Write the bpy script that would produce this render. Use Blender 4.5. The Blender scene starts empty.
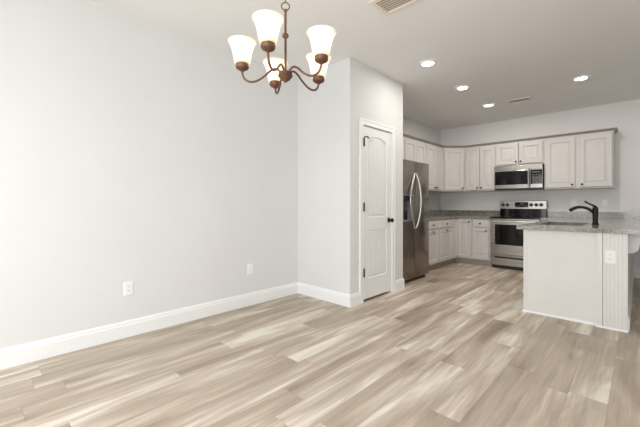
import bpy, bmesh, math, random
from mathutils import Vector, Matrix
random.seed(7)
PI = math.pi
scene = bpy.context.scene
C = scene.collection

# ---------------------------------------------------------------- camera, world, daylight, exposure
cam_d = bpy.data.cameras.new('camera')
cam = bpy.data.objects.new('camera', cam_d); C.objects.link(cam)
cam.location = (3.1629, -2.8591, 1.1336)
cam.rotation_euler = (PI/2, 0, 0.7687)
cam_d.sensor_width = 36.0
cam_d.lens = 36.0*330.594/640.0
cam_d.shift_y = -8.82/640.0
cam_d.clip_start = 0.02
scene.camera = cam

scene.view_settings.view_transform = 'Standard'
scene.view_settings.look = 'None'
scene.view_settings.exposure = 0.34
scene.view_settings.gamma = 1.0
scene.view_settings.use_curve_mapping = False
scene.cycles.use_denoising = True
scene.cycles.max_bounces = 10
scene.cycles.diffuse_bounces = 6
scene.cycles.caustics_reflective = False
scene.cycles.caustics_refractive = False

world = bpy.data.worlds.new('sky'); scene.world = world
world.use_nodes = True
wb = world.node_tree.nodes['Background']
wb.inputs[0].default_value = (0.85, 0.93, 1.0, 1); wb.inputs[1].default_value = 1.0

def area(name, loc, aim, sx, sy, power, col=(1, 1, 1), spread=PI):
    l = bpy.data.lights.new(name, 'AREA'); l.shape = 'RECTANGLE'
    l.size, l.size_y, l.energy, l.color, l.spread = sx, sy, power, col, spread
    o = bpy.data.objects.new(name, l); C.objects.link(o)
    o.location = loc
    o.rotation_euler = Vector(aim).to_track_quat('-Z', 'Y').to_euler()
    return o
# daylight through the windows of the unseen end of the room (behind and right of the camera)
area('daylight_back_window', (1.35, -4.55, 1.35), (0.0, 1, -0.6), 2.2, 2.0, 46, (0.93, 0.97, 1.0))
area('daylight_far_window', (3.55, -4.55, 1.35), (-0.1, 1, -0.6), 1.7, 2.0, 66, (0.93, 0.97, 1.0))
area('daylight_side_window', (6.65, -1.6, 1.35), (-1, 0, -0.5), 3.0, 2.1, 24, (0.93, 0.97, 1.0))

# ---------------------------------------------------------------- materials
def new_mat(name):
    m = bpy.data.materials.new(name); m.use_nodes = True
    return m, m.node_tree.nodes, m.node_tree.links, m.node_tree.nodes['Principled BSDF']

def N(nodes, t, **kw):
    n = nodes.new(t)
    for k, v in kw.items(): setattr(n, k, v)
    return n

def plain(name, col, rough=0.5, metal=0.0, bump=0.0, bscale=200.0, var=0.03, vscale=6.0, spec=0.5, coat=0.0):
    m, n, l, b = new_mat(name)
    b.inputs['Roughness'].default_value = rough
    b.inputs['Metallic'].default_value = metal
    b.inputs['Specular IOR Level'].default_value = spec
    b.inputs['Coat Weight'].default_value = coat
    b.inputs['Coat Roughness'].default_value = 0.1
    tc = N(n, 'ShaderNodeTexCoord')
    nz = N(n, 'ShaderNodeTexNoise'); nz.inputs['Scale'].default_value = vscale; nz.inputs['Detail'].default_value = 3
    l.new(tc.outputs['Object'], nz.inputs['Vector'])
    rp = N(n, 'ShaderNodeValToRGB')
    rp.color_ramp.elements[0].position = 0.3; rp.color_ramp.elements[1].position = 0.7
    rp.color_ramp.elements[0].color = tuple(c*(1-var) for c in col)+(1,)
    rp.color_ramp.elements[1].color = tuple(min(1, c*(1+var)) for c in col)+(1,)
    l.new(nz.outputs['Fac'], rp.inputs['Fac']); l.new(rp.outputs['Color'], b.inputs['Base Color'])
    if bump:
        n2 = N(n, 'ShaderNodeTexNoise'); n2.inputs['Scale'].default_value = bscale; n2.inputs['Detail'].default_value = 2
        l.new(tc.outputs['Object'], n2.inputs['Vector'])
        bp = N(n, 'ShaderNodeBump'); bp.inputs['Strength'].default_value = bump; bp.inputs['Distance'].default_value = 0.002
        l.new(n2.outputs['Fac'], bp.inputs['Height']); l.new(bp.outputs['Normal'], b.inputs['Normal'])
    return m

def steel(name, col, rough=0.28, axis=2):
    m, n, l, b = new_mat(name)
    b.inputs['Metallic'].default_value = 1.0
    tc = N(n, 'ShaderNodeTexCoord'); mp = N(n, 'ShaderNodeMapping')
    s = [3, 3, 3]; s = [220, 220, 220]; s[axis] = 1.5
    mp.inputs['Scale'].default_value = s
    l.new(tc.outputs['Object'], mp.inputs['Vector'])
    nz = N(n, 'ShaderNodeTexNoise'); nz.inputs['Scale'].default_value = 1.0; nz.inputs['Detail'].default_value = 3
    l.new(mp.outputs['Vector'], nz.inputs['Vector'])
    rp = N(n, 'ShaderNodeValToRGB')
    rp.color_ramp.elements[0].color = tuple(c*0.88 for c in col)+(1,)
    rp.color_ramp.elements[1].color = tuple(min(1, c*1.1) for c in col)+(1,)
    l.new(nz.outputs['Fac'], rp.inputs['Fac']); l.new(rp.outputs['Color'], b.inputs['Base Color'])
    nw = N(n, 'ShaderNodeTexNoise'); nw.inputs['Scale'].default_value = 2.2; nw.inputs['Detail'].default_value = 1
    l.new(tc.outputs['Object'], nw.inputs['Vector'])
    bw = N(n, 'ShaderNodeBump'); bw.inputs['Strength'].default_value = 0.35; bw.inputs['Distance'].default_value = 0.02
    l.new(nw.outputs['Fac'], bw.inputs['Height']); l.new(bw.outputs['Normal'], b.inputs['Normal'])
    mr = N(n, 'ShaderNodeMapRange'); mr.inputs['To Min'].default_value = rough*0.8; mr.inputs['To Max'].default_value = rough*1.25
    l.new(nz.outputs['Fac'], mr.inputs['Value']); l.new(mr.outputs['Result'], b.inputs['Roughness'])
    return m

def emit(name, col, strength):
    m, n, l, b = new_mat(name)
    b.inputs['Base Color'].default_value = (*col, 1)
    b.inputs['Emission Color'].default_value = (*col, 1)
    b.inputs['Emission Strength'].default_value = strength
    return m

def floor_mat():
    m, n, l, b = new_mat('vinyl_plank')
    W_, L_ = 0.182, 1.22
    geo = N(n, 'ShaderNodeNewGeometry'); sp = N(n, 'ShaderNodeSeparateXYZ'); l.new(geo.outputs['Position'], sp.inputs[0])
    def M(op, a, bb=None, c=None):
        x = N(n, 'ShaderNodeMath', operation=op)
        for i, v in enumerate((a, bb, c)):
            if v is None: continue
            if hasattr(v, 'is_output'): l.new(v, x.inputs[i])
            else: x.inputs[i].default_value = v
        return x.outputs[0]
    xs = M('DIVIDE', M('ADD', sp.outputs[0], 20*W_+0.06), W_)
    row = M('FLOOR', xs); fx = M('FRACT', xs)
    wn = N(n, 'ShaderNodeTexWhiteNoise', noise_dimensions='1D'); l.new(row, wn.inputs['W'])
    ys = M('ADD', M('DIVIDE', M('ADD', sp.outputs[1], 40.0), L_), wn.outputs['Value'])
    colm = M('FLOOR', ys); fy = M('FRACT', ys)
    cb = N(n, 'ShaderNodeCombineXYZ'); l.new(row, cb.inputs[0]); l.new(colm, cb.inputs[1])
    w2 = N(n, 'ShaderNodeTexWhiteNoise', noise_dimensions='2D'); l.new(cb.outputs[0], w2.inputs['Vector'])
    # per-plank shifted coordinates
    off = N(n, 'ShaderNodeVectorMath', operation='SCALE'); l.new(w2.outputs['Color'], off.inputs[0]); off.inputs['Scale'].default_value = 37.0
    def coords(kx, ky):
        c = N(n, 'ShaderNodeCombineXYZ')
        l.new(M('MULTIPLY', sp.outputs[0], kx), c.inputs[0]); l.new(M('MULTIPLY', sp.outputs[1], ky), c.inputs[1])
        a = N(n, 'ShaderNodeVectorMath', operation='ADD'); l.new(c.outputs[0], a.inputs[0]); l.new(off.outputs[0], a.inputs[1])
        return a.outputs[0]
    def noise(vec, detail, dist=0.0, rough=0.5):
        t = N(n, 'ShaderNodeTexNoise'); t.inputs['Scale'].default_value = 1; t.inputs['Detail'].default_value = detail
        t.inputs['Distortion'].default_value = dist; t.inputs['Roughness'].default_value = rough
        l.new(vec, t.inputs['Vector']); return t.outputs['Fac']
    patch = noise(coords(6.5, 1.0), 3.0, 0.7)
    streak = noise(coords(22, 0.9), 5, 0.8, 0.65)
    fine = noise(coords(75, 3.2), 4, 0.0, 0.6)
    tone = M('ADD', M('MULTIPLY', M('SUBTRACT', w2.outputs['Value'], 0.5), 0.26), M('ADD', M('MULTIPLY', M('SUBTRACT', patch, 0.5), 1.35), 0.54))
    tone = M('ADD', tone, M('MULTIPLY', M('SUBTRACT', streak, 0.5), 0.62))
    tone = M('ADD', tone, M('MULTIPLY', M('SUBTRACT', fine, 0.5), 0.30))
    rp = N(n, 'ShaderNodeValToRGB'); e = rp.color_ramp.elements
    e[0].position = 0.12; e[0].color = (0.250, 0.192, 0.142, 1)
    e[1].position = 0.90; e[1].color = (0.765, 0.715, 0.615, 1)
    for p_, c_ in ((0.30, (0.362, 0.288, 0.218)), (0.52, (0.455, 0.373, 0.292)), (0.68, (0.580, 0.498, 0.406)), (0.80, (0.700, 0.630, 0.538))):
        k = e.new(p_); k.color = (*c_, 1)
    l.new(tone, rp.inputs['Fac'])
    # plank seams
    ex = M('MINIMUM', fx, M('SUBTRACT', 1.0, fx)); ey = M('MINIMUM', fy, M('SUBTRACT', 1.0, fy))
    sx = M('LESS_THAN', ex, 0.008); sy = M('LESS_THAN', ey, 0.0014)
    seam = M('MAXIMUM', sx, sy)
    mx = N(n, 'ShaderNodeMix', data_type='RGBA', blend_type='MULTIPLY')
    l.new(M('MULTIPLY', seam, 0.24), mx.inputs['Factor']); l.new(rp.outputs['Color'], mx.inputs['A']); mx.inputs['B'].default_value = (0.35, 0.3, 0.26, 1)
    l.new(mx.outputs['Result'], b.inputs['Base Color'])
    rr = M('ADD', 0.30, M('MULTIPLY', fine, 0.22)); l.new(rr, b.inputs['Roughness'])
    b.inputs['Specular IOR Level'].default_value = 0.45
    bp = N(n, 'ShaderNodeBump'); bp.inputs['Strength'].default_value = 0.12; bp.inputs['Distance'].default_value = 0.002
    l.new(M('SUBTRACT', fine, M('MULTIPLY', seam, 1.5)), bp.inputs['Height']); l.new(bp.outputs['Normal'], b.inputs['Normal'])
    return m

def granite_mat():
    m, n, l, b = new_mat('granite')
    tc = N(n, 'ShaderNodeTexCoord')
    n1 = N(n, 'ShaderNodeTexNoise'); n1.inputs['Scale'].default_value = 16; n1.inputs['Detail'].default_value = 6; n1.inputs['Distortion'].default_value = 1.2
    n2 = N(n, 'ShaderNodeTexNoise'); n2.inputs['Scale'].default_value = 110; n2.inputs['Detail'].default_value = 4
    v = N(n, 'ShaderNodeTexVoronoi'); v.inputs['Scale'].default_value = 95
    for t in (n1, n2, v): l.new(tc.outputs['Object'], t.inputs['Vector'])
    r1 = N(n, 'ShaderNodeValToRGB'); e = r1.color_ramp.elements
    e[0].position = 0.30; e[0].color = (0.07, 0.064, 0.057, 1); e[1].position = 0.72; e[1].color = (0.28, 0.25, 0.21, 1)
    k = e.new(0.5); k.color = (0.14, 0.128, 0.114, 1)
    l.new(n1.outputs['Fac'], r1.inputs['Fac'])
    r2 = N(n, 'ShaderNodeValToRGB'); e = r2.color_ramp.elements
    e[0].position = 0.36; e[0].color = (0.05, 0.04, 0.035, 1); e[1].position = 0.60; e[1].color = (0.62, 0.55, 0.46, 1)
    l.new(n2.outputs['Fac'], r2.inputs['Fac'])
    mx = N(n, 'ShaderNodeMix', data_type='RGBA'); mx.inputs['Factor'].default_value = 0.38
    l.new(r1.outputs['Color'], mx.inputs['A']); l.new(r2.outputs['Color'], mx.inputs['B'])
    r3 = N(n, 'ShaderNodeValToRGB'); e = r3.color_ramp.elements
    e[0].position = 0.05; e[0].color = (0.12, 0.085, 0.06, 1); e[1].position = 0.3; e[1].color = (1, 1, 1, 1)
    l.new(v.outputs['Distance'], r3.inputs['Fac'])
    m2 = N(n, 'ShaderNodeMix', data_type='RGBA', blend_type='MULTIPLY'); m2.inputs['Factor'].default_value = 0.5
    l.new(mx.outputs['Result'], m2.inputs['A']); l.new(r3.outputs['Color'], m2.inputs['B'])
    l.new(m2.outputs['Result'], b.inputs['Base Color'])
    b.inputs['Roughness'].default_value = 0.12
    b.inputs['Specular IOR Level'].default_value = 0.6
    return m

def shade_mat():
    # alabaster-white glass lit by its own bulb: translucent body with a soft sheen
    m, n, l, b = new_mat('frosted_glass')
    out = n['Material Output']
    tc = N(n, 'ShaderNodeTexCoord')
    nz = N(n, 'ShaderNodeTexNoise'); nz.inputs['Scale'].default_value = 14; nz.inputs['Detail'].default_value = 3
    l.new(tc.outputs['Object'], nz.inputs['Vector'])
    rp = N(n, 'ShaderNodeValToRGB')
    rp.color_ramp.elements[0].color = (0.92, 0.86, 0.76, 1); rp.color_ramp.elements[1].color = (0.97, 0.94, 0.88, 1)
    l.new(nz.outputs['Fac'], rp.inputs['Fac'])
    tr = N(n, 'ShaderNodeBsdfTranslucent'); l.new(rp.outputs['Color'], tr.inputs['Color'])
    l.new(rp.outputs['Color'], b.inputs['Base Color']); b.inputs['Roughness'].default_value = 0.35
    mx = N(n, 'ShaderNodeMixShader'); mx.inputs[0].default_value = 0.55
    l.new(b.outputs[0], mx.inputs[1]); l.new(tr.outputs[0], mx.inputs[2]); l.new(mx.outputs[0], out.inputs['Surface'])
    return m

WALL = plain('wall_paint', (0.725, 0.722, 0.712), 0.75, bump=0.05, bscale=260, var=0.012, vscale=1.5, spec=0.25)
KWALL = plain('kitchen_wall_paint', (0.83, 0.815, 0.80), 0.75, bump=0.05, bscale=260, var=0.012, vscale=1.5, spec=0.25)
CEIL = plain('ceiling_paint', (0.84, 0.83, 0.82), 0.9, bump=0.12, bscale=150, var=0.012, vscale=1.5, spec=0.15)
TRIM = plain('white_trim_paint', (0.86, 0.86, 0.855), 0.38, var=0.01)
DOORP = plain('white_door_paint', (0.82, 0.82, 0.82), 0.4, var=0.01)
FLOOR = floor_mat()
GRAN = granite_mat()
CAB = plain('greige_cabinet_paint', (0.605, 0.573, 0.55), 0.42, var=0.02, vscale=9)
CROWN = plain('taupe_crown_paint', (0.34, 0.30, 0.265), 0.5, var=0.05)
PANEL = plain('cream_panel_paint', (0.74, 0.72, 0.69), 0.45, var=0.015)
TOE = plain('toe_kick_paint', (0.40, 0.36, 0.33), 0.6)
STEEL = steel('stainless_steel', (0.40, 0.375, 0.34), 0.27, axis=0)
STEELF = steel('fridge_stainless_steel', (0.31, 0.278, 0.24), 0.25, axis=2)
CHROME = steel('bright_steel', (0.60, 0.59, 0.575), 0.32, axis=2)
BLACKG = plain('black_glass', (0.006, 0.006, 0.007), 0.05, var=0.0, spec=0.32)
BLACK = plain('black_plastic', (0.010, 0.010, 0.010), 0.4, var=0.05)
DGREY = plain('dark_grey_enamel', (0.07, 0.07, 0.072), 0.45)
GREYP = plain('grey_button_print', (0.13, 0.135, 0.14), 0.5)
BRONZE = plain('oil_rubbed_bronze', (0.010, 0.009, 0.008), 0.36, spec=0.22, var=0.15, vscale=30)
CHBR = plain('brushed_bronze', (0.15, 0.075, 0.045), 0.40, metal=0.5, var=0.2, vscale=40)
PLATE = plain('white_plastic', (0.86, 0.86, 0.855), 0.35, var=0.0)
SLOT = plain('outlet_slot', (0.05, 0.05, 0.05), 0.6)
GRILLE = plain('grille_enamel', (0.80, 0.72, 0.63), 0.5, var=0.02)
GRILLEW = plain('white_grille_enamel', (0.80, 0.78, 0.75), 0.5, var=0.02)
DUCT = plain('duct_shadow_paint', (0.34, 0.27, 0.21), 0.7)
SHADE = shade_mat()
LENS = emit('downlight_lens', (1.0, 0.97, 0.92), 9.0)
BULB = emit('bulb_glass', (1.0, 0.86, 0.66), 2.5)
DISPLAY = emit('oven_clock_display', (0.06, 0.10, 0.11), 0.15)

# ---------------------------------------------------------------- mesh helpers
class MB:
    """collects shapes in one bmesh; build() links them as ONE mesh object"""
    def __init__(s): s.bm = bmesh.new()
    def box(s, x0, x1, y0, y1, z0, z1, bevel=0.0):
        t = bmesh.new()
        bmesh.ops.create_cube(t, size=1)
        for v in t.verts:
            v.co = Vector(((x0+x1)/2+v.co.x*(x1-x0), (y0+y1)/2+v.co.y*(y1-y0), (z0+z1)/2+v.co.z*(z1-z0)))
        if bevel:
            bmesh.ops.bevel(t, geom=list(t.edges), offset=bevel, segments=2, profile=0.5, affect='EDGES')
        s._merge(t); return s
    def _merge(s, t, mtx=None):
        if mtx is not None: bmesh.ops.transform(t, matrix=mtx, verts=t.verts)
        me = bpy.data.meshes.new('tmp'); t.to_mesh(me); t.free()
        s.bm.from_mesh(me); bpy.data.meshes.remove(me)
    def lathe(s, prof, seg=28, mtx=None, closed=False):
        """prof: (r, z) list, revolved about z"""
        t = bmesh.new(); rings = []
        for r, z in prof:
            if r < 1e-6: rings.append([t.verts.new((0, 0, z))])
            else: rings.append([t.verts.new((r*math.cos(2*PI*k/seg), r*math.sin(2*PI*k/seg), z)) for k in range(seg)])
        pairs = list(zip(rings, rings[1:]))
        if closed: pairs.append((rings[-1], rings[0]))
        for a, b in pairs:
            for k in range(seg):
                k2 = (k+1) % seg
                if len(a) == 1 and len(b) == 1: continue
                if len(a) == 1: t.faces.new((a[0], b[k2], b[k]))
                elif len(b) == 1: t.faces.new((a[k], a[k2], b[0]))
                else: t.faces.new((a[k], a[k2], b[k2], b[k]))
        bmesh.ops.recalc_face_normals(t, faces=t.faces)
        s._merge(t, mtx); return s
    def tube(s, pts, rad, seg=12, smooth=0, flat=1.0):
        """pts: path; rad: number or list; smooth: Catmull-Rom samples per span"""
        P = [Vector(p) for p in pts]; R = rad if isinstance(rad, (list, tuple)) else [rad]*len(P)
        if smooth:
            Q, RR = [], []
            for i in range(len(P)-1):
                p0, p1, p2, p3 = P[max(i-1, 0)], P[i], P[i+1], P[min(i+2, len(P)-1)]
                for j in range(smooth):
                    u = j/smooth
                    Q.append(0.5*((2*p1)+(p2-p0)*u+(2*p0-5*p1+4*p2-p3)*u*u+(3*p1-p0-3*p2+p3)*u**3))
                    RR.append(R[i]+(R[i+1]-R[i])*u)
            Q.append(P[-1]); RR.append(R[-1]); P, R = Q, RR
        t = bmesh.new(); rings = []
        ref = None
        for i, p in enumerate(P):
            d = (P[min(i+1, len(P)-1)]-P[max(i-1, 0)]).normalized()
            if ref is None: ref = d.orthogonal().normalized()
            ref = (ref-d*ref.dot(d)).normalized(); q = d.cross(ref)
            rings.append([t.verts.new(p+R[i]*(math.cos(2*PI*k/seg)*ref+flat*math.sin(2*PI*k/seg)*q)) for k in range(seg)])
        for a, b in zip(rings, rings[1:]):
            for k in range(seg): t.faces.new((a[k], a[(k+1) % seg], b[(k+1) % seg], b[k]))
        t.faces.new(rings[0][::-1]); t.faces.new(rings[-1])
        bmesh.ops.recalc_face_normals(t, faces=t.faces)
        s._merge(t); return s
    def prism(s, poly, lo, hi, plane='XY', holes=None):
        """extrude polygon; plane XY->along z, XZ->along y, YZ->along x"""
        t = bmesh.new()
        def P(a, b, c): return {'XY': (a, b, c), 'XZ': (a, c, b), 'YZ': (c, a, b)}[plane]
        A = [t.verts.new(P(a, b, lo)) for a, b in poly]; B = [t.verts.new(P(a, b, hi)) for a, b in poly]
        k = len(poly)
        for i in range(k): t.faces.new((A[i], A[(i+1) % k], B[(i+1) % k], B[i]))
        t.faces.new(A[::-1]); t.faces.new(B)
        bmesh.ops.recalc_face_normals(t, faces=t.faces)
        s._merge(t); return s
    def rings(s, loops, cap=True):
        """loops: equal-length lists of 3D points, skinned one to the next; last one capped"""
        t = bmesh.new(); V = [[t.verts.new(p) for p in lp] for lp in loops]; k = len(loops[0])
        for a, b in zip(V, V[1:]):
            for i in range(k): t.faces.new((a[i], a[(i+1) % k], b[(i+1) % k], b[i]))
        if cap: t.faces.new(V[-1]); t.faces.new(V[0][::-1])
        bmesh.ops.recalc_face_normals(t, faces=t.faces)
        s._merge(t); return s
    def build(s, name, mat, parent=None, smooth=False):
        me = bpy.data.meshes.new(name); s.bm.to_mesh(me); s.bm.free()
        me.materials.append(mat)
        if smooth:
            for p in me.polygons: p.use_smooth = True
            me.set_sharp_from_angle(angle=math.radians(40))
        o = bpy.data.objects.new(name, me); C.objects.link(o)
        if parent is not None: o.parent = parent
        return o

def tag(o, label, cat, group=None):
    o['label'] = label; o['category'] = cat
    if group: o['group'] = group
    return o
def thing(name, label, cat, loc=(0, 0, 0), rz=0.0, group=None):
    o = bpy.data.objects.new(name, None); C.objects.link(o)
    o.empty_display_size = 0.1
    o.location = loc; o.rotation_euler = (0, 0, rz)
    return tag(o, label, cat, group)
def struct(o, label=None):
    o['kind'] = 'structure'
    if label: o['label'] = label
    return o
def rect(x0, x1, z0, z1, ins, y):
    return [(x0+ins, y, z0+ins), (x1-ins, y, z0+ins), (x1-ins, y, z1-ins), (x0+ins, y, z1-ins)]

# ---------------------------------------------------------------- the room
H, D, A, B = 2.766, 4.237, 0.8605, 1.1328     # ceiling, back wall, pantry depth, pantry length
XR, YB = 6.7, -4.6                            # far right wall and wall behind the camera
T = 0.12
struct(MB().box(-T, XR+T, YB-T, D+T, -0.08, 0).build('floor', FLOOR), 'light oak look vinyl plank floor')
struct(MB().box(-T, XR+T, YB-T, D+T, H, H+0.1).build('ceiling', CEIL), 'smooth white ceiling')
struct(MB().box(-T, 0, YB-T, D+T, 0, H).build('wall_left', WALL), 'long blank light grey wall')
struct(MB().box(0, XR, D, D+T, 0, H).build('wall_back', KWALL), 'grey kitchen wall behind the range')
# wall behind the camera and right wall, with window openings
m = MB()
m.box(0, 0.25, YB-T, YB, 0, H).box(2.45, 2.7, YB-T, YB, 0, H).box(4.4, XR, YB-T, YB, 0, H)
for a, b in ((0.25, 2.45), (2.7, 4.4)):
    m.box(a, b, YB-T, YB, 0, 0.35).box(a, b, YB-T, YB, 2.35, H)
struct(m.build('wall_front', WALL))
m = MB()
m.box(XR, XR+T, YB-T, -3.1, 0, H).box(XR, XR+T, -0.1, D+T, 0, H)
m.box(XR, XR+T, -3.1, -0.1, 0, 0.3).box(XR, XR+T, -3.1, -0.1, 2.4, H)
struct(m.build('wall_right', WALL))
struct(MB().box(3.95, 4.07, -0.3, D, 0, H).build('wall_added_blocker', WALL), 'added unseen partition shading the space right of the peninsula')  # added out of view to keep daylight off the space under the bar
def window_frame(n, x0, x1, z0, z1, along):
    f = MB(); w = 0.06
    def bx(a0, a1, c0, c1):
        if along == 'x': f.box(a0, a1, YB-0.09, YB-0.03, c0, c1)
        else: f.box(XR+0.03, XR+0.09, a0, a1, c0, c1)
    bx(x0, x1, z0, z0+w); bx(x0, x1, z1-w, z1); bx(x0, x0+w, z0+w, z1-w); bx(x1-w, x1, z0+w, z1-w)
    bx((x0+x1)/2-w/2, (x0+x1)/2+w/2, z0+w, z1-w)
    struct(f.build('window_%d' % n, TRIM))
window_frame(1, 0.25, 2.45, 0.35, 2.35, 'x')
window_frame(2, 2.7, 4.4, 0.35, 2.35, 'x')
window_frame(3, -3.1, -0.1, 0.3, 2.4, 'y')

# pantry closet standing out from the left wall, with the door opening
DY0, DY1, DZ = 0.225, 0.855, 2.068
m = MB()
m.box(0, A, 0, 0.11, 0, H)
m.box(0, A, B-0.11, B, 0, H)
m.box(A-0.115, A, 0.11, DY0, 0, H).box(A-0.115, A, DY1, B-0.11, 0, H).box(A-0.115, A, DY0, DY1, DZ, H)
struct(m.build('wall_pantry', WALL), 'pantry closet walls with the white door')

# baseboards: (d, z) profile run along an edge
BP = [(0, 0), (0.016, 0), (0.016, 0.104), (0.012, 0.112), (0.012, 0.124), (0.006, 0.140), (0, 0.140)]
m = MB().prism([(d, z) for d, z in BP], YB, 0.0, 'XZ')
struct(m.build('baseboard_left', TRIM), 'white baseboard along the blank wall')
m = MB().prism([(-d, z) for d, z in BP], 0.0, A+0.0, 'YZ')
m.prism([(A+d, z) for d, z in BP], -0.016, 0.163, 'XZ')
m.prism([(A+d, z) for d, z in BP], 0.917, B+0.016, 'XZ')
m.prism([(B+d, z) for d, z in BP], A-0.07, A+0.0, 'YZ')
struct(m.build('baseboard_pantry', TRIM), 'white baseboard round the pantry closet')
m = MB().prism([(D-d, z) for d, z in BP], 3.10, 3.95, 'YZ')
struct(m.build('baseboard_back', TRIM), 'white baseboard beyond the peninsula')
m = MB().prism([(YB+d, z) for d, z in BP], 0.02, XR, 'YZ')
struct(m.build('baseboard_front', TRIM))
m = MB().prism([(XR-d, z) for d, z in BP], YB+.02, D-.02, 'XZ')
struct(m.build('baseboard_right', TRIM))

# door casing (a stepped flat profile round three sides)
m = MB()
for s_ in (0, 1):
    y0, y1 = (DY0-0.060, DY0+0.004) if s_ == 0 else (DY1-0.004, DY1+0.060)
    m.box(A, A+0.014, y0, y1, 0, DZ+0.060)
    yo = (y0, y0+0.018) if s_ == 0 else (y1-0.018, y1)
    m.box(A+0.014, A+0.019, yo[0], yo[1], 0, DZ+0.060)
m.box(A, A+0.014, DY0+0.004, DY1-0.004, DZ-0.004, DZ+0.060)
m.box(A+0.014, A+0.019, DY0-0.042, DY1+0.042, DZ+0.042, DZ+0.060)
# jamb lining
m.box(A-0.115, A, DY0, DY0+0.006, 0, DZ).box(A-0.115, A, DY1-0.006, DY1, 0, DZ).box(A-0.115, A, DY0+0.006, DY1-0.006, DZ-0.006, DZ)
m.box(A-0.06, A-0.048, DY0+0.006, DY0+0.02, 0, DZ-.006).box(A-0.06, A-0.048, DY1-0.02, DY1-0.006, 0, DZ-.006).box(A-0.06, A-0.048, DY0+0.02, DY1-0.02, DZ-0.02, DZ-0.006)
struct(m.build('trim_1', TRIM), 'white casing round the pantry door')

# pantry door: two panels of grooved planks, the upper one with an arched head (local: x along wall, y into pantry)
dw, dz0, dz1 = DY1-DY0-0.018, 0.030, DZ-0.014
door = bpy.data.objects.new('door_1', None); C.objects.link(door)
door.location = (A-0.004, DY0+0.009, 0); door.rotation_euler = (0, 0, PI/2)
struct(door, 'narrow white two panel pantry door with arched upper panel')
m = MB(); t = 0.036; st = 0.108
m.box(0, st, 0, t, dz0, dz1).box(dw-st, dw, 0, t, dz0, dz1)
zb, zm0, zm1 = dz0+0.235, 0.83, 0.985
m.box(st, dw-st, 0, t, dz0, zb).box(st, dw-st, 0, t, zm0, zm1)
za, zc = dz1-0.150, dz1-0.100              # spring line and crown of the arch
NA = 16
arch = [(st+(dw-2*st)*i/NA, za+(zc-za)*math.sin(PI*i/NA)**0.8) for i in range(NA+1)]
m.prism([(st, dz1)]+arch+[(dw-st, dz1)], 0, t, 'XZ')
# mouldings sloping down into the panels
def ring_of(pts, ins, y):
    cx = sum(p[0] for p in pts)/len(pts); cz = (min(p[1] for p in pts)+max(p[1] for p in pts))/2
    hx = max(abs(p[0]-cx) for p in pts); hz = max(abs(p[1]-cz) for p in pts)
    return [(cx+(p[0]-cx)*(hx-ins)/hx, y, cz+(p[1]-cz)*(hz-ins)/hz) for p in pts]
up = [(st, zm1), (dw-st, zm1)]+arch[::-1]
lo = [(st, zb), (dw-st, zb), (dw-st, zm0), (st, zm0)]
for poly in (up, lo):
    m.rings([ring_of(poly, 0, 0.0), ring_of(poly, 0.006, 0.009), ring_of(poly, 0.016, 0.011), ring_of(poly, 0.022, 0.004), ring_of(poly, 0.030, 0.004)], cap=False)
# plank infill with open vee grooves between the planks
m.box(st, dw-st, 0.008, 0.026, zb, zm0).box(st, dw-st, 0.008, 0.026, zm1, zc)
x0, x1 = st+0.028, dw-st-0.028; npl = 4
for i in range(npl):
    a, b = x0+(x1-x0)*i/npl+(0.002 if i else 0), x0+(x1-x0)*(i+1)/npl-(0.002 if i < npl-1 else 0)
    m.box(a, b, 0.004, 0.014, zb+0.028, zm0-0.028)
    k = 6; top = []
    for j in range(k+1):
        xx = a+(b-a)*j/k; top.append((xx, za+(zc-za)*max(0.0, math.sin(PI*(xx-st)/(dw-2*st)))**0.8-0.030))
    m.prism([(a, zm1+0.028), (b, zm1+0.028)]+top[::-1], 0.004, 0.014, 'XZ')
m.build('door_slab', DOORP, door)
for hz in (1.855, 1.105, 0.345):
    hg = MB().lathe([(0, -0.05), (0.0055, -0.05), (0.0085, -0.044), (0.0085, 0.044), (0.0055, 0.05), (0.003, 0.056), (0, 0.057)], 12, Matrix.Translation((-0.003, -0.026, hz)))
    hg.box(-0.004, 0.002, -0.026, 0.03, hz-0.044, hz+0.044)
    if hz > 1.8:   # hinge-pin door stop: arm reaching over the door with a bumper
        hg.tube([(-0.003, -0.026, hz+0.060), (0.008, -0.040, hz+0.062), (0.03, -0.050, hz+0.062), (0.06, -0.040, hz+0.058)], 0.0065, 10)
        hg.lathe([(0, 0), (0.009, 0), (0.010, 0.012), (0, 0.014)], 12, Matrix.Translation((0.06, -0.044, hz+0.058)) @ Matrix.Rotation(-PI/2, 4, 'X'))
    hg.build('hinge', BRONZE, door, True)
R_out = Matrix.Rotation(PI/2, 4, 'X')          # lathe z -> local -y (out of the door)
kn = MB().lathe([(0, 0), (0.031, 0), (0.032, 0.004), (0.027, 0.009), (0.012, 0.012), (0.011, 0.030), (0.017, 0.036), (0.026, 0.044), (0.027, 0.054), (0.021, 0.063), (0, 0.066)], 24,
                Matrix.Translation((dw-0.058, 0, 0.936)) @ R_out)
kn.build('door_knob', BRONZE, door, True)['label'] = 'dark bronze round door knob'

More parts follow.
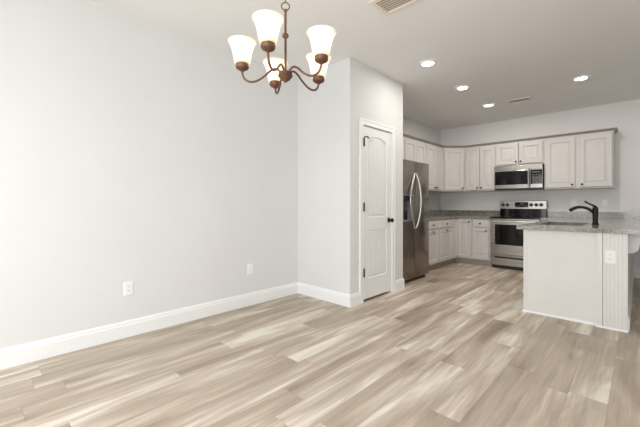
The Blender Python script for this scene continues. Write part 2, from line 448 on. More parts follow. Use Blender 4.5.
# ---------------------------------------------------------------- cabinets
def raised_panel(m, x0, x1, z0, z1, t=0.024, fr=0.058, raised=True):
    """cabinet door face: nested rectangles; back at y=0, front at y=-t"""
    L = [rect(x0, x1, z0, z1, 0, 0), rect(x0, x1, z0, z1, 0, -t+0.004), rect(x0, x1, z0, z1, 0.004, -t),
         rect(x0, x1, z0, z1, fr, -t), rect(x0, x1, z0, z1, fr+0.004, -t+0.004), rect(x0, x1, z0, z1, fr+0.011, -t+0.005), rect(x0, x1, z0, z1, fr+0.014, -t+0.014)]
    if raised and min(x1-x0, z1-z0) > 2*fr+0.10:
        L += [rect(x0, x1, z0, z1, fr+0.020, -t+0.013), rect(x0, x1, z0, z1, fr+0.040, -t+0.006)]
    m.rings(L)
KNOB = [(0, 0), (0.008, 0), (0.0065, 0.004), (0.006, 0.012), (0.011, 0.017), (0.0155, 0.020), (0.0155, 0.025), (0.010, 0.029), (0, 0.030)]
def knob(parent, x, z, t=0.023):
    MB().lathe(KNOB, 16, Matrix.Translation((x, -t, z)) @ R_out).build('knob', BRONZE, parent, True)
def door(parent, x0, x1, z0, z1, kx, kz, fr=0.058):
    m = MB(); raised_panel(m, x0, x1, z0, z1, fr=fr)
    d = m.build('door', CAB, parent); knob(d, kx, kz); return d
def drawer(parent, x0, x1, z0, z1):
    m = MB(); m.rings([rect(x0, x1, z0, z1, 0, 0), rect(x0, x1, z0, z1, 0, -0.016), rect(x0, x1, z0, z1, 0.008, -0.02), rect(x0, x1, z0, z1, 0.012, -0.024), rect(x0, x1, z0, z1, 0.02, -0.024)])
    d = m.build('drawer_front', CAB, parent); knob(d, (x0+x1)/2, (z0+z1)/2); return d
UZ0, UZ1 = 1.395, 2.268
UG = 'wall cabinets over the kitchen counter'
BG = 'base cabinets under the kitchen counter'
def upper(label, loc, rz, w, depth, z0, z1, doors, knobs_at='in'):
    """doors: list of (x0, x1, knob x)"""
    t = thing('wall_cabinet', label, 'cabinet', (loc[0], loc[1], z0), rz, UG)
    h = z1-z0
    b = MB().box(0, w, 0, depth, 0, h)
    b.build('carcass', CAB, t)
    for x0, x1, kx in doors: door(t, x0, x1, 0.022, h-0.035, kx, 0.022+0.045)
    return t
YU = D-0.33
G = 0.002
# left wall run (faces the room): local x = world y
upper('pale greige wall cabinet pair behind the refrigerator top', (0.33, 2.085), PI/2, 0.755, 0.33, UZ0, UZ1, [(0.012, 0.379, 0.345), (0.389, 0.745, 0.42)])
upper('pale greige two door wall cabinet between refrigerator and corner cabinet', (0.33, 2.842), PI/2, 0.742, 0.33, UZ0, UZ1, [(0.012, 0.382, 0.345), (0.392, 0.712, 0.43)])
# diagonal corner cabinet
t = thing('corner_wall_cabinet', 'pale greige diagonal corner wall cabinet with one wide door', 'cabinet', (0.33, D-0.65, UZ0), PI/4, UG)
dl = (0.65-0.33)*math.sqrt(2); c45 = math.sqrt(0.5)
def loc45(wx, wy):       # world point to the cabinet's local x, y
    dx, dy = wx-0.33, wy-(D-0.65); return ((dx+dy)*c45, (-dx+dy)*c45)
m = MB().prism([loc45(0.33, D-0.65), loc45(0.65, D-0.33), loc45(0.65, D-G), loc45(G, D-G), loc45(G, D-0.65)], 0, UZ1-UZ0, 'XY')
m.build('carcass', CAB, t)
door(t, 0.030, dl-0.030, 0.022, UZ1-UZ0-0.035, dl-0.065, 0.067)
# back wall run
upper('pale greige two door wall cabinet between corner cabinet and microwave', (0.652, YU), 0, 0.561, 0.33-G, UZ0, UZ1, [(0.012, 0.276, 0.245), (0.286, 0.550, 0.317)])
upper('short pale greige two door wall cabinet directly above the microwave', (1.215, YU), 0, 0.768, 0.33-G, 1.842, UZ1, [(0.018, 0.378, 0.345), (0.388, 0.750, 0.421)])
upper('wide pale greige wall cabinet right of microwave, end of the run', (1.985, YU), 0, 0.889, 0.33-G, UZ0, UZ1, [(0.020, 0.420, 0.385), (0.480, 0.876, 0.515)])
upper('pale greige short wall cabinet above the refrigerator beside the pantry', (0.33, B+0.02), PI/2, 0.928, 0.33, 1.85, UZ1, [(0.012, 0.46, 0.425), (0.466, 0.915, 0.5)])

# crown moulding along the tops, one mitred run with an end return
CP = [(0.0, 0.0), (0.006, 0.0), (0.008, 0.008), (0.018, 0.016), (0.036, 0.026), (0.044, 0.030), (0.044, 0.038), (0, 0.038)]
path = [Vector((0.33, B+0.02)), Vector((0.33, D-0.65)), Vector((0.65, YU)), Vector((2.874, YU)), Vector((2.874, D-G))]
out = []
for a, b in zip(path, path[1:]):
    d = (b-a).normalized(); out.append(Vector((d.y, -d.x)))
def mitre(i):
    if i == 0: return out[0]
    if i == len(path)-1: return out[-1]
    n_ = (out[i-1]+out[i]).normalized(); return n_/n_.dot(out[i])
m = MB()
m.rings([[(p.x+mitre(i).x*d, p.y+mitre(i).y*d, UZ1+z) for d, z in CP] for i, p in enumerate(path)])
tag(m.build('crown_molding', CROWN), 'narrow taupe crown moulding running along the wall cabinet tops', 'molding')

# base cabinets: height to the underside of the counter
BZ = 0.874
def base(label, loc, rz, w, fronts, depth=0.60, name='base_cabinet', body=CAB):
    t = thing(name, label, 'cabinet', (loc[0], loc[1], 0), rz, BG)
    MB().box(0, w, 0, depth, 0.105, BZ).build('carcass', body, t)
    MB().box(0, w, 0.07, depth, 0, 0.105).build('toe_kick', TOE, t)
    for f in fronts:
        if f[0] == 'drawer': drawer(t, f[1], f[2], 0.715, BZ-0.018)
        else: door(t, f[1], f[2], 0.125, f[3], f[4], f[5])
    return t
base('greige drawer and door base cabinet right beside the refrigerator', (0.61, 2.115), PI/2, 0.652, [('drawer', 0.15, 0.642), ('door', 0.15, 0.642, 0.70, 0.397, 0.668)])
base('greige drawer and door base cabinet in the middle of the refrigerator side run', (0.61, 2.769), PI/2, 0.598, [('drawer', 0.015, 0.585), ('door', 0.015, 0.585, 0.70, 0.30, 0.668)])
# L-shaped corner cabinet with a two-leaf folding door
t = thing('corner_base_cabinet', 'greige corner base cabinet with full height folding doors', 'cabinet', (0.61, D-0.61, 0), 0, BG)
yl = 3.369-(D-0.61)
m = MB().prism([(0, yl), (0, 0), (0.272, 0), (0.272, 0.61-G), (-0.61+G, 0.61-G), (-0.61+G, yl)], 0.105, BZ, 'XY'); m.build('carcass', CAB, t)
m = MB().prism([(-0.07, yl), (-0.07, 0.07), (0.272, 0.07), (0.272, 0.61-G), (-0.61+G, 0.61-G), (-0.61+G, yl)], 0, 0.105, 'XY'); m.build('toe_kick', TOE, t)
door(t, 0.022, 0.262, 0.125, BZ-0.018, 0.232, BZ-0.065, fr=0.05)
m = MB(); raised_panel(m, 0.0, -yl-0.032, 0.125, BZ-0.018, fr=0.05)
q = m.build('door', CAB, t); q.rotation_euler = (0, 0, PI/2); q.location = (0, yl+0.012, 0)
base('narrow greige drawer and door base cabinet left of the range', (0.884, D-0.61), 0, 0.328, [('drawer', 0.015, 0.300), ('door', 0.015, 0.300, 0.70, 0.262, 0.655)], depth=0.61-G)

# peninsula: cabinets facing the kitchen, flat end panel facing the room
PX0, PX1, PY0 = 2.276, 2.879, 1.178
YC = D-0.61
pen = thing('peninsula_cabinet', 'plain cream peninsula cabinet end with sink counter on top', 'cabinet', (PX0, PY0, 0), 0)
m = MB().box(0.02, PX1-PX0, 0.02, D-PY0-G, 0.105, BZ-0.21).box(0.02, PX1-PX0, 0.02, 0.14, BZ-0.21, BZ).box(0.02, PX1-PX0, 1.32, D-PY0-G, BZ-0.21, BZ).box(0.02, 0.04, 0.14, 1.32, BZ-0.21, BZ)
m.build('carcass', CAB, pen)
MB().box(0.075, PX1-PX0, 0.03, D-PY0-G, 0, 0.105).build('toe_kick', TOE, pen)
MB().box(0, PX1-PX0, 0, 0.019, 0, BZ).build('end_panel', PANEL, pen)
MB().box(-0.002, 0.022, -0.006, 0, 0.02, BZ).build('corner_trim', PANEL, pen)
MB().prism([(0, 0), (-0.014, 0), (-0.013, 0.010), (-0.006, 0.019), (0, 0.02)], -0.014, PX1-PX0-0.012, 'YZ').build('shoe_molding', TRIM, pen)
for k in range(4):       # doors on the kitchen side
    m = MB(); wv = 0.575; raised_panel(m, 0.008, wv-0.008, 0.125, 0.70)
    q = m.build('door', CAB, pen); q.location = (0.02, 0.06+wv*(k+1), 0); q.rotation_euler = (0, 0, -PI/2)
    knob(q, 0.06 if k % 2 else wv-0.06, 0.655)
    m = MB(); m.rings([rect(0.008, wv-0.008, 0.715, BZ-0.018, 0, 0), rect(0.008, wv-0.008, 0.715, BZ-0.018, 0, -0.016), rect(0.008, wv-0.008, 0.715, BZ-0.018, 0.006, -0.02)])
    q = m.build('drawer_front', CAB, pen); q.location = (0.02, 0.06+wv*(k+1), 0); q.rotation_euler = (0, 0, -PI/2)
    knob(q, wv/2, 0.785)
base('greige base cabinet right of the range', (1.988, YC), 0, PX0-1.988-0.002, [], depth=0.61-G)

# half wall behind the peninsula cabinets, clad in beadboard at its end
WX1, WY0 = 3.083, 1.150
hw = MB().box(PX1+0.001, WX1, WY0+0.012, D-G, 0, BZ).build('wall_peninsula', WALL)
struct(hw, 'half wall carrying the bar top')
m = MB(); nb = 6; x0, x1 = PX1+0.038, WX1-0.004
for i in range(nb):
    a, b = x0+(x1-x0)*i/nb, x0+(x1-x0)*(i+1)/nb
    m.rings([rect(a, b, 0.02, BZ, 0, WY0+0.012), [(a, WY0+0.0021, 0.02), (b, WY0+0.0021, 0.02), (b, WY0+0.0021, BZ), (a, WY0+0.0021, BZ)],
             [(a+0.002, WY0, 0.02), (b-0.002, WY0, 0.02), (b-0.002, WY0, BZ), (a+0.002, WY0, BZ)]])
m.build('beadboard', PANEL, hw)
m = MB().box(PX1-0.004, PX1+0.036, WY0-0.012, WY0+0.012, 0, BZ).box(WX1-0.004, WX1+0.004, WY0-0.002, WY0+0.03, 0, BZ)
m.build('corner_board', PANEL, hw)
MB().prism([(WY0-0.006, 0), (WY0-0.018, 0), (WY0-0.017, 0.010), (WY0-0.010, 0.019), (WY0-0.006, 0.02)], PX1-0.012, WX1+0.006, 'YZ').build('shoe_molding', TRIM, hw)
m = MB().prism([(WX1+d, z) for d, z in BP], WY0+0.03, D-0.02, 'XZ'); m.build('baseboard', TRIM, hw)

# scrolled corbel under the bar overhang
prof = [(0, 0), (0.235, 0), (0.235, -0.035)]
for i in range(9):
    a = i/8*PI/2; prof.append((0.225-0.150*math.sin(a), -0.035-0.085*(1-math.cos(a))))
for i in range(1, 9):
    a = i/8*PI/2; prof.append((0.075-0.028*(1-math.cos(a)), -0.120-0.055*math.sin(a)))
prof += [(0.038, -0.186), (0, -0.190)]
tag(MB().prism([(WX1+0.001+x, BZ-0.001+z) for x, z in prof], WY0+0.17, WY0+0.25, 'XZ').build('corbel', PANEL), 'cream scrolled bracket holding up the bar counter overhang', 'bracket')

# countertops with backsplash
CT = 0.914
def slab(poly, z0=BZ, z1=CT): return MB().prism(poly, z0, z1, 'XY')
RX0, RX1 = 1.220, 1.980
m = slab([(G, 2.112), (0.638, 2.112), (0.638, D-0.638), (RX0-0.004, D-0.638), (RX0-0.004, D-G), (G, D-G)])
ct = tag(m.build('countertop', GRAN), 'speckled grey granite corner countertop between refrigerator and range', 'countertop', 'granite countertops')
m = MB().box(G, 0.022, 2.112, D-0.022, CT, CT+0.102).box(G, RX0-0.004, D-0.022, D-G, CT, CT+0.102)
m.build('backsplash', GRAN, ct)
SX0, SX1, SY0, SY1 = 2.325, 2.735, 1.46, 2.27        # sink cut-out
CX0, CX1, CY0 = 2.222, 3.46, 1.115
def gridslab(xs, ys, filled, z0, z1):
    """one closed slab from the filled cells of an xs by ys grid"""
    m = MB(); bm = m.bm; V = {}
    def v(i, j, z):
        if (i, j, z) not in V: V[i, j, z] = bm.verts.new((xs[i], ys[j], z))
        return V[i, j, z]
    for i, j in filled:
        bm.faces.new((v(i, j, z1), v(i+1, j, z1), v(i+1, j+1, z1), v(i, j+1, z1)))
        bm.faces.new((v(i, j+1, z0), v(i+1, j+1, z0), v(i+1, j, z0), v(i, j, z0)))
        for di, dj, a, b in ((0, -1, (0, 0), (1, 0)), (1, 0, (1, 0), (1, 1)), (0, 1, (1, 1), (0, 1)), (-1, 0, (0, 1), (0, 0))):
            if (i+di, j+dj) not in filled:
                p, q = (i+a[0], j+a[1]), (i+b[0], j+b[1])
                bm.faces.new((v(*p, z0), v(*q, z0), v(*q, z1), v(*p, z1)))
    return m
cells = {(i, j) for i in (1, 2, 3) for j in range(4)} - {(2, 1)} | {(0, 3)}
m = gridslab([RX1+0.004, CX0, SX0, SX1, CX1], [CY0, SY0, SY1, D-0.638, D-G], cells, BZ+0.0005, CT)
ct2 = tag(m.build('countertop', GRAN), 'long speckled granite peninsula countertop with sink and faucet', 'countertop', 'granite countertops')
MB().box(RX1+0.004, CX1, D-0.022, D-G, CT, CT+0.102).build('backsplash', GRAN, ct2)

# undermount sink
sk = thing('sink', 'stainless undermount sink set into the peninsula countertop', 'sink', ((SX0+SX1)/2, (SY0+SY1)/2, BZ-0.19))
hx, hy = (SX1-SX0)/2, (SY1-SY0)/2
def rr(ix, z, r=0.05, k=5):
    pts = []; ax, ay = hx-ix, hy-ix
    for cx, cy, a0 in ((ax-r, ay-r, 0), (-ax+r, ay-r, PI/2), (-ax+r, -ay+r, PI), (ax-r, -ay+r, 1.5*PI)):
        for j in range(k+1): pts.append((cx+r*math.cos(a0+j/k*PI/2), cy+r*math.sin(a0+j/k*PI/2), z))
    return pts
m = MB(); m.rings([rr(-0.012, 0.189), rr(-0.002, 0.189), rr(0.0, 0.185), rr(0.004, 0.03), rr(0.03, 0.006), rr(0.06, 0.004)])
m.build('basin', steel('sink_steel', (0.20, 0.19, 0.18), 0.3, 0), sk, True)
MB().lathe([(0, 0.006), (0.02, 0.006), (0.042, 0.010), (0.045, 0.006)], 20).build('drain', CHROME, sk, True)

# faucet: bronze single-lever pull-out
fa = thing('faucet', 'dark bronze single lever kitchen faucet on the peninsula counter', 'faucet', (2.812, 1.86, CT))
MB().lathe([(0, 0), (0.033, 0), (0.034, 0.006), (0.029, 0.012), (0.024, 0.03), (0.0235, 0.09), (0.026, 0.13), (0.027, 0.16), (0.024, 0.185), (0.016, 0.198), (0, 0.202)], 24).build('body', BRONZE, fa, True)
MB().tube([(0.0, 0, 0.115), (-0.03, 0, 0.150), (-0.075, 0, 0.180), (-0.125, 0, 0.193), (-0.170, 0, 0.186), (-0.205, 0, 0.168), (-0.228, 0, 0.150)], [0.017, 0.017, 0.0155, 0.0155, 0.017, 0.019, 0.016], 14, 5).build('spout', BRONZE, fa, True)
MB().tube([(0.004, 0, 0.190), (-0.012, 0, 0.206), (-0.045, 0, 0.226), (-0.075, 0, 0.244), (-0.092, 0, 0.258)], [0.016, 0.012, 0.008, 0.0085, 0.010], 12, 4).build('lever', BRONZE, fa, True)

# ---------------------------------------------------------------- range
rg = thing('range', 'stainless electric range with black glass top between base cabinets', 'range', (RX0+0.003, D-0.66, 0))
w = RX1-RX0-0.006; dp = 0.66-0.012
MB().box(0, w, 0.03, dp, 0.06, 0.886).build('body', DGREY, rg)
MB().box(0.01, w-0.01, 0.06, dp-0.02, 0.002, 0.06).build('kick_base', BLACK, rg)
MB().box(-0.002, w+0.002, -0.014, dp-0.045, 0.887, 0.918, 0.005).build('cooktop', BLACKG, rg)
m = MB().box(0, w, -0.002, 0.03, 0.250, 0.862, 0.005); od = m.build('oven_door', STEEL, rg)
MB().box(0.075, w-0.075, -0.006, 0.002, 0.425, 0.785, 0.003).build('window', BLACKG, od)
m = MB().tube([(0.05, -0.052, 0.838), (w-0.05, -0.052, 0.838)], 0.0135, 14)
for hx_ in (0.085, w-0.085): m.tube([(hx_, -0.052, 0.838), (hx_, -0.002, 0.838)], 0.010, 10)
m.build('handle', CHROME, od, True)
MB().box(0, w, 0.0, 0.03, 0.866, 0.886, 0.003).build('front_rail', STEEL, rg)
m = MB().box(0, w, -0.002, 0.03, 0.062, 0.200, 0.004).box(0, w, 0.012, 0.03, 0.200, 0.215).box(0, w, -0.002, 0.03, 0.215, 0.245, 0.004)
dr = m.build('storage_drawer', STEEL, rg)
MB().box(0.07, w-0.07, -0.004, 0.002, 0.186, 0.216, 0.002).build('grip_slot', BLACK, dr)
# backguard
bgd = MB().box(0, w, dp-0.075, dp, 0.90, 1.205, 0.008).build('backguard', BLACKG, rg)
py = dp-0.083
MB().box(0.0, w, py, py+0.01, 1.055, 1.203, 0.004).build('control_panel', STEEL, bgd)
MB().box(0.255, 0.475, py-0.003, py+0.002, 1.085, 1.180, 0.002).build('display', BLACKG, bgd)
m = MB().box(0.345, 0.395, py-0.0042, py-0.003, 1.135, 1.155)
m.build('clock', DISPLAY, bgd)
for i in range(4):
    for j in range(2):
        MB().box(0.270+i*0.019, 0.282+i*0.019, py-0.0042, py-0.003, 1.098+j*0.016, 1.106+j*0.016).build('button', GREYP, bgd)
        MB().box(0.402+i*0.017, 0.412+i*0.017, py-0.0042, py-0.003, 1.098+j*0.016, 1.106+j*0.016).build('button', GREYP, bgd)
for kx in (0.055, 0.130, 0.520, 0.598, 0.672):
    MB().lathe([(0, 0), (0.030, 0), (0.031, 0.004), (0.024, 0.007), (0.022, 0.026), (0.018, 0.030), (0, 0.030)], 20, Matrix.Translation((kx, py, 1.130)) @ R_out).box(kx-0.004, kx+0.004, py-0.036, py-0.028, 1.110, 1.150, 0.001).build('control_knob', BLACK, bgd, True)
# printed burner rings on the glass
for bx, by, br in ((0.19, 0.16, 0.10), (0.19, 0.43, 0.075), (0.56, 0.16, 0.085), (0.56, 0.43, 0.10)):
    MB().lathe([(br-0.003, 0.9182), (br, 0.9184), (br+0.001, 0.9182)], 40, Matrix.Translation((bx, by, 0))).build('burner_ring', GREYP, rg)

# ---------------------------------------------------------------- over-range microwave
mw = thing('microwave', 'stainless over the range microwave with black glass window', 'microwave', (1.213, D-0.40, 1.402))
w, h, dp = 0.758, 0.435, 0.40-G
MB().box(0, w, 0.023, dp, 0.004, h, 0.003).build('case', DGREY, mw)
MB().box(0, w, 0.004, 0.023, 0.004, 0.024).build('bottom_lip', BLACK, mw)
m = MB().box(0, w, 0.0, 0.022, 0.348, h, 0.003); m.build('vent_panel', STEEL, mw)
dd = MB().box(0, 0.575, 0.0, 0.022, 0.025, 0.346, 0.003).build('door', STEEL, mw)
MB().box(0.010, 0.548, -0.003, 0.003, 0.092, 0.338, 0.002).build('window', BLACKG, dd)
m = MB().tube([(0.556, -0.038, 0.03), (0.556, -0.038, 0.375)], 0.0115, 12)
for z in (0.06, 0.345): m.tube([(0.556, -0.038, z), (0.556, 0.0, z)], 0.009, 8)
m.build('handle', STEEL, dd, True)
cp = MB().box(0.577, w, 0.0, 0.022, 0.025, 0.346, 0.003).build('control_panel', STEEL, mw)
MB().box(0.582, w-0.006, -0.003, 0.003, 0.092, 0.338, 0.002).build('keypad', BLACKG, cp)
for i in range(3):
    for j in range(6): MB().box(0.607+i*0.047, 0.637+i*0.047, -0.0042, -0.003, 0.098+j*0.030, 0.112+j*0.030).build('button', GREYP, cp)
MB().box(0.605, w-0.03, -0.0042, -0.003, 0.288, 0.310).build('clock', DISPLAY, cp)
m = MB()
for i in range(9): m.box(0.05+i*0.073, 0.105+i*0.073, 0.06, 0.30, -0.001, 0.0055)
m.build('filter', GREYP, mw)

# ---------------------------------------------------------------- refrigerator (local x = world y, front at y=0)
fr = thing('refrigerator', 'dark stainless side by side refrigerator with bowed handles beside pantry', 'refrigerator', (0.77, 1.185, 0), PI/2)
w = 0.905; sp_ = 0.455
MB().box(0.005, w-0.005, 0.090, 0.745, 0.05, 1.765, 0.006).build('cabinet_body', DGREY, fr)
MB().box(0.02, w-0.02, 0.06, 0.70, 0.0, 0.05).build('base_grille', BLACK, fr)
a0, a1, c0, c1 = 0.105, 0.378, 0.905, 1.265     # dispenser opening
m = gridslab([0.0, a0, a1, sp_-0.006], [0.055, c0, c1, 1.775], {(i, j) for i in range(3) for j in range(3)} - {(1, 1)}, -0.085, 0.0)
bmesh.ops.transform(m.bm, matrix=Matrix.Rotation(PI/2, 4, 'X'), verts=m.bm.verts)
fz = m.build('freezer_door', STEELF, fr)
rd = MB().box(sp_+0.006, w, 0.0, 0.085, 0.055, 1.775, 0.008).build('refrigerator_door', STEELF, fr, True)
def bow(sgn):
    pts = []; k = 14
    for i in range(k+1):
        s = i/k; b_ = math.sin(PI*s)
        pts.append((sp_+sgn*(0.022+(0.045 if sgn > 0 else 0.165)*b_), -0.006-(0.055 if sgn > 0 else 0.022)*b_**0.7, 0.785+0.81*s))
    return MB().tube(pts, [0.0145]*(k+1), 12, 2, flat=1.0)
bow(-1).build('handle', CHROME, fz, True); bow(1).build('handle', CHROME, rd, True)
# water and ice dispenser in the freezer door
m = MB()
for p in ((a0-0.012, a0, c0-0.012, c1+0.012), (a1, a1+0.012, c0-0.012, c1+0.012), (a0, a1, c0-0.012, c0), (a0, a1, c1, c1+0.012)): m.box(p[0], p[1], -0.008, 0.0, p[2], p[3])
m.build('dispenser_frame', CHROME, fz)
m = MB().box(a0+0.002, a1-0.002, 0.080, 0.084, c0+0.002, c1-0.002); m.build('dispenser_back', BLACK, fz)
m = MB().box(a1-0.006, a1-0.001, 0.0, 0.079, c0+0.002, c1-0.002).box(a0+0.001, a0+0.006, 0.0, 0.079, c0+0.002, c1-0.002).box(a0+0.006, a1-0.006, 0.0, 0.079, c0+0.002, c0+0.008)
m.build('dispenser_liner', plain('dispenser_grey_plastic', (0.34, 0.34, 0.35), 0.4), fz)
MB().box(a0+0.008, a1-0.008, -0.004, 0.075, c1-0.075, c1-0.003, 0.004).build('dispenser_controls', BLACKG, fz)
MB().box(a0+0.09, a1-0.09, 0.035, 0.050, 1.05, c1-0.077, 0.004).build('dispenser_paddle', DGREY, fz)
# ---------------------------------------------------------------- outlets (local: x right, y into wall, z up)
OG = 'white wall outlets'
def outlet(label, loc, rz, w=0.074, h=0.118, kind='duplex'):
    t = thing('wall_outlet', label, 'outlet', loc, rz, OG)
    m = MB(); m.rings([rect(-w/2, w/2, -h/2, h/2, 0, 0), rect(-w/2, w/2, -h/2, h/2, 0, -0.003), rect(-w/2, w/2, -h/2, h/2, 0.004, -0.006), rect(-w/2, w/2, -h/2, h/2, 0.012, -0.0065)])
    m.build('cover_plate', PLATE, t)
    if kind == 'duplex':
        for s in (-1, 1):
            zc_ = s*0.0195
            pts = [(0.0165*math.cos(a)*1.0, max(-0.0125, min(0.0125, 0.0175*math.sin(a)))) for a in [2*PI*i/24 for i in range(24)]]
            r = MB().prism([(x, zc_+z) for x, z in pts], -0.0085, -0.006, 'XZ').build('receptacle', PLATE, t)
            MB().box(-0.0075, -0.0050, -0.009, -0.008, zc_-0.001, zc_+0.008).build('slot', SLOT, r)
            MB().box(0.0050, 0.0075, -0.009, -0.008, zc_-0.001, zc_+0.007).build('slot', SLOT, r)
            MB().lathe([(0, 0), (0.0026, 0), (0, 0.0009)], 10, Matrix.Translation((0, -0.0082, zc_-0.0065)) @ R_out).build('ground_hole', SLOT, r)
        MB().lathe([(0, 0), (0.003, 0), (0.002, 0.0015), (0, 0.0017)], 10, Matrix.Translation((0, -0.006, 0)) @ R_out).build('screw', PLATE, t)
    else:
        MB().box(-0.0165, 0.0165, -0.009, -0.006, -0.033, 0.033, 0.001).build('rocker', PLATE, t)
        for z in (-0.042, 0.042): MB().lathe([(0, 0), (0.003, 0), (0.002, 0.0012), (0, 0.0014)], 10, Matrix.Translation((0, -0.006, z)) @ R_out).build('screw', PLATE, t)
    return t
outlet('white outlet low on the blank wall, nearer the camera', (0, -1.960, 0.413), PI/2)
outlet('white outlet low on the blank wall, nearer the pantry corner', (0, -0.724, 0.406), PI/2)
outlet('white outlet on the beadboard end of the peninsula', (2.970, WY0, 0.655), 0, 0.08, 0.124)
outlet('white outlet on the kitchen wall behind the faucet spout', (2.350, D, 1.166), 0, kind='duplex')
outlet('white outlet on the kitchen wall right of the faucet', (2.752, D, 1.160), 0, kind='rocker')

# ---------------------------------------------------------------- ceiling: downlights and registers
LG = 'recessed ceiling lights'
def downlight(x, y, label, watt=9.0):
    t = thing('ceiling_light', label, 'light', (x, y, H), 0, LG)
    MB().lathe([(0.066, -0.001), (0.066, -0.010), (0.074, -0.013), (0.094, -0.009), (0.100, -0.001)], 36).build('trim_ring', TRIM, t, True)
    MB().lathe([(0, -0.013), (0.04, -0.0125), (0.066, -0.010), (0.066, -0.002), (0, -0.002)], 32).build('lens', LENS, t, True)
    l = bpy.data.lights.new('downlight_glow', 'AREA'); l.shape = 'DISK'; l.size = 0.12; l.energy = watt; l.color = (1.0, 0.96, 0.90)
    o = bpy.data.objects.new('downlight_glow', l); C.objects.link(o); o.parent = t; o.location = (0, 0, -0.018)
downlight(1.409, 0.744, 'round ceiling light nearest the pantry closet corner', 5.0)
downlight(1.388, 1.831, 'round ceiling light second from pantry corner, before the refrigerator')
downlight(1.383, 2.951, 'round ceiling light beside the small ceiling vent')
downlight(2.619, 2.541, 'round ceiling light over the peninsula sink, alone on the right')

def register(label, x, y, wx, wy, mat, nl, border):
    t = thing('ceiling_vent', label, 'vent', (x, y, H))
    m = MB()
    z0, z1 = -0.012, -0.0005
    def fr_(a0, a1, b0, b1): m.box(a0, a1, b0, b1, z0, z1, 0.003)
    fr_(-wx/2, wx/2, -wy/2, -wy/2+border); fr_(-wx/2, wx/2, wy/2-border, wy/2)
    fr_(-wx/2, -wx/2+border, -wy/2+border, wy/2-border); fr_(wx/2-border, wx/2, -wy/2+border, wy/2-border)
    m.build('frame', mat, t)
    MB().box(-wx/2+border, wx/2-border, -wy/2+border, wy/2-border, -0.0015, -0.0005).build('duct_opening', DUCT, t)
    iy0, iy1 = -wy/2+border, wy/2-border
    for i in range(nl):
        yc = iy0+(i+0.5)*(iy1-iy0)/nl; hw_ = (iy1-iy0)/nl*0.49
        MB().prism([(yc-hw_, -0.0105), (yc-hw_+0.003, -0.0120), (yc+hw_, -0.0035), (yc+hw_-0.003, -0.0020)], -wx/2+border, wx/2-border, 'YZ').build('louver', mat, t)
register('tan framed ceiling vent beside the chandelier, at the top edge', 1.765, -0.545, 0.335, 0.265, GRILLE, 7, 0.035)
register('small white ceiling vent in the kitchen between the round lights', 1.812, 3.000, 0.330, 0.165, GRILLEW, 4, 0.026)

# ---------------------------------------------------------------- chandelier
ZH = 1.778
ch = thing('chandelier', 'five arm bronze chandelier with white glass bell shades', 'chandelier', (1.8186, -1.7313, ZH))
MB().lathe([(0, 0), (0.008, 0.002), (0.012, 0.008), (0.024, 0.014), (0.030, 0.024), (0.038, 0.032), (0.038, 0.040), (0.034, 0.044), (0.036, 0.050), (0.030, 0.056), (0.012, 0.060), (0, 0.061)], 28).build('hub', CHBR, ch, True)
m = MB().tube([(0, 0, 0.055), (0, 0, 0.385)], 0.0062, 12)
m.lathe([(0.006, 0.232), (0.014, 0.238), (0.0175, 0.247), (0.014, 0.256), (0.006, 0.262)], 20)
m.lathe([(0.006, 0.372), (0.010, 0.376), (0.010, 0.384), (0, 0.388)], 16)
m.build('stem', CHBR, ch, True)
def torus(R, r, mtx, sx=1.0):
    t = MB(); pts = [(R*math.cos(2*PI*i/24)*sx, 0, R*math.sin(2*PI*i/24)) for i in range(25)]
    return [tuple(mtx @ Vector(p)) for p in pts]
m = MB().tube(torus(0.021, 0.003, Matrix.Translation((0, 0, 0.402)) @ Matrix.Rotation(math.radians(50), 4, 'Z')), 0.0032, 10); m.build('loop', CHBR, ch, True)
z = 0.446; i = 0
while z < H-ZH-0.085:
    mtx = Matrix.Translation((0, 0, z)) @ Matrix.Rotation(math.radians(50+90*(i+1)), 4, 'Z')
    MB().tube(torus(0.022, 0.0025, mtx, 0.55), 0.0026, 8).build('chain_link', CHBR, ch, True)
    z += 0.037; i += 1
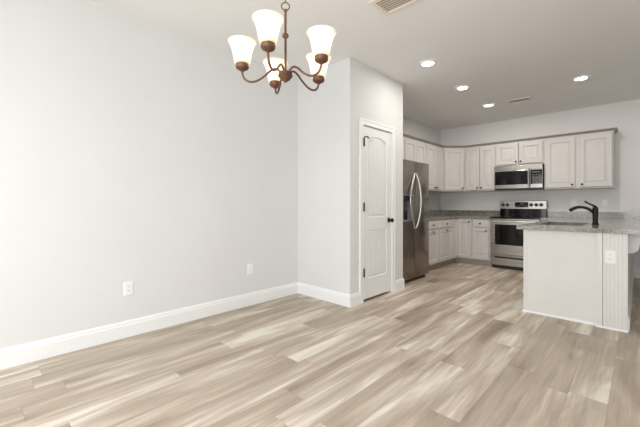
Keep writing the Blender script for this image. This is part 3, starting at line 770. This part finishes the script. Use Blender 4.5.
MB().lathe([(0, H-ZH-0.055), (0.012, H-ZH-0.050), (0.02, H-ZH-0.035), (0.05, H-ZH-0.022), (0.062, H-ZH-0.008), (0.062, H-ZH-0.001), (0, H-ZH-0.001)], 28).build('canopy', CHBR, ch, True)
m = MB().tube([(0, 0, z-0.037), (0, 0, H-ZH-0.05)], 0.003, 8); m.build('canopy_loop', CHBR, ch, True)
RA = 0.225       # arm reach and cup height above the finial
for k, dz in enumerate((-0.008, -0.010, -0.012, 0.0, 0.007)):     # the fixture hangs a touch out of level
    ZC = 0.055+dz
    ang = math.radians(11.25+72*k); ux, uy = math.cos(ang), math.sin(ang)
    def P(r, zz): return (ux*r, uy*r, zz)
    a_ = MB().tube([P(0.018, 0.044), P(0.032, 0.062), P(0.055, 0.072), P(0.082, 0.058), P(0.115, 0.028), P(0.150, 0.006), P(0.183, 0.000), P(0.210, 0.012), P(0.223, 0.036), P(RA, ZC+0.004)], 0.0056, 10, 4).build('arm', CHBR, ch, True)
    T_ = Matrix.Translation(P(RA, ZC))
    MB().lathe([(0, 0), (0.010, 0.0), (0.018, 0.006), (0.030, 0.012), (0.0345, 0.020), (0.0345, 0.028), (0.031, 0.030), (0.033, 0.036), (0.026, 0.040), (0.012, 0.041), (0, 0.041)], 24, T_).build('socket_cup', CHBR, a_, True)
    S0 = 0.037
    outp = [(0.030, S0), (0.0405, S0+0.004), (0.0445, S0+0.027), (0.0490, S0+0.055), (0.0545, S0+0.079), (0.0610, S0+0.098), (0.0685, S0+0.110), (0.0735, S0+0.115)]
    inp = [(r-0.0035, zz+0.001) for r, zz in outp[::-1]]
    MB().lathe(outp+inp, 36, T_, closed=True).build('glass_shade', SHADE, a_, True)
    MB().lathe([(0, S0+0.002), (0.012, S0+0.004), (0.013, S0+0.020), (0.020, S0+0.040), (0.022, S0+0.052), (0.016, S0+0.062), (0, S0+0.068)], 18, T_).build('bulb', BULB, a_, True)
    l = bpy.data.lights.new('bulb_light', 'POINT'); l.energy = 0.5; l.color = (1.0, 0.88, 0.72); l.shadow_soft_size = 0.024
    o = bpy.data.objects.new('bulb_light', l); C.objects.link(o); o.parent = a_; o.location = P(RA, ZC+S0+0.080)
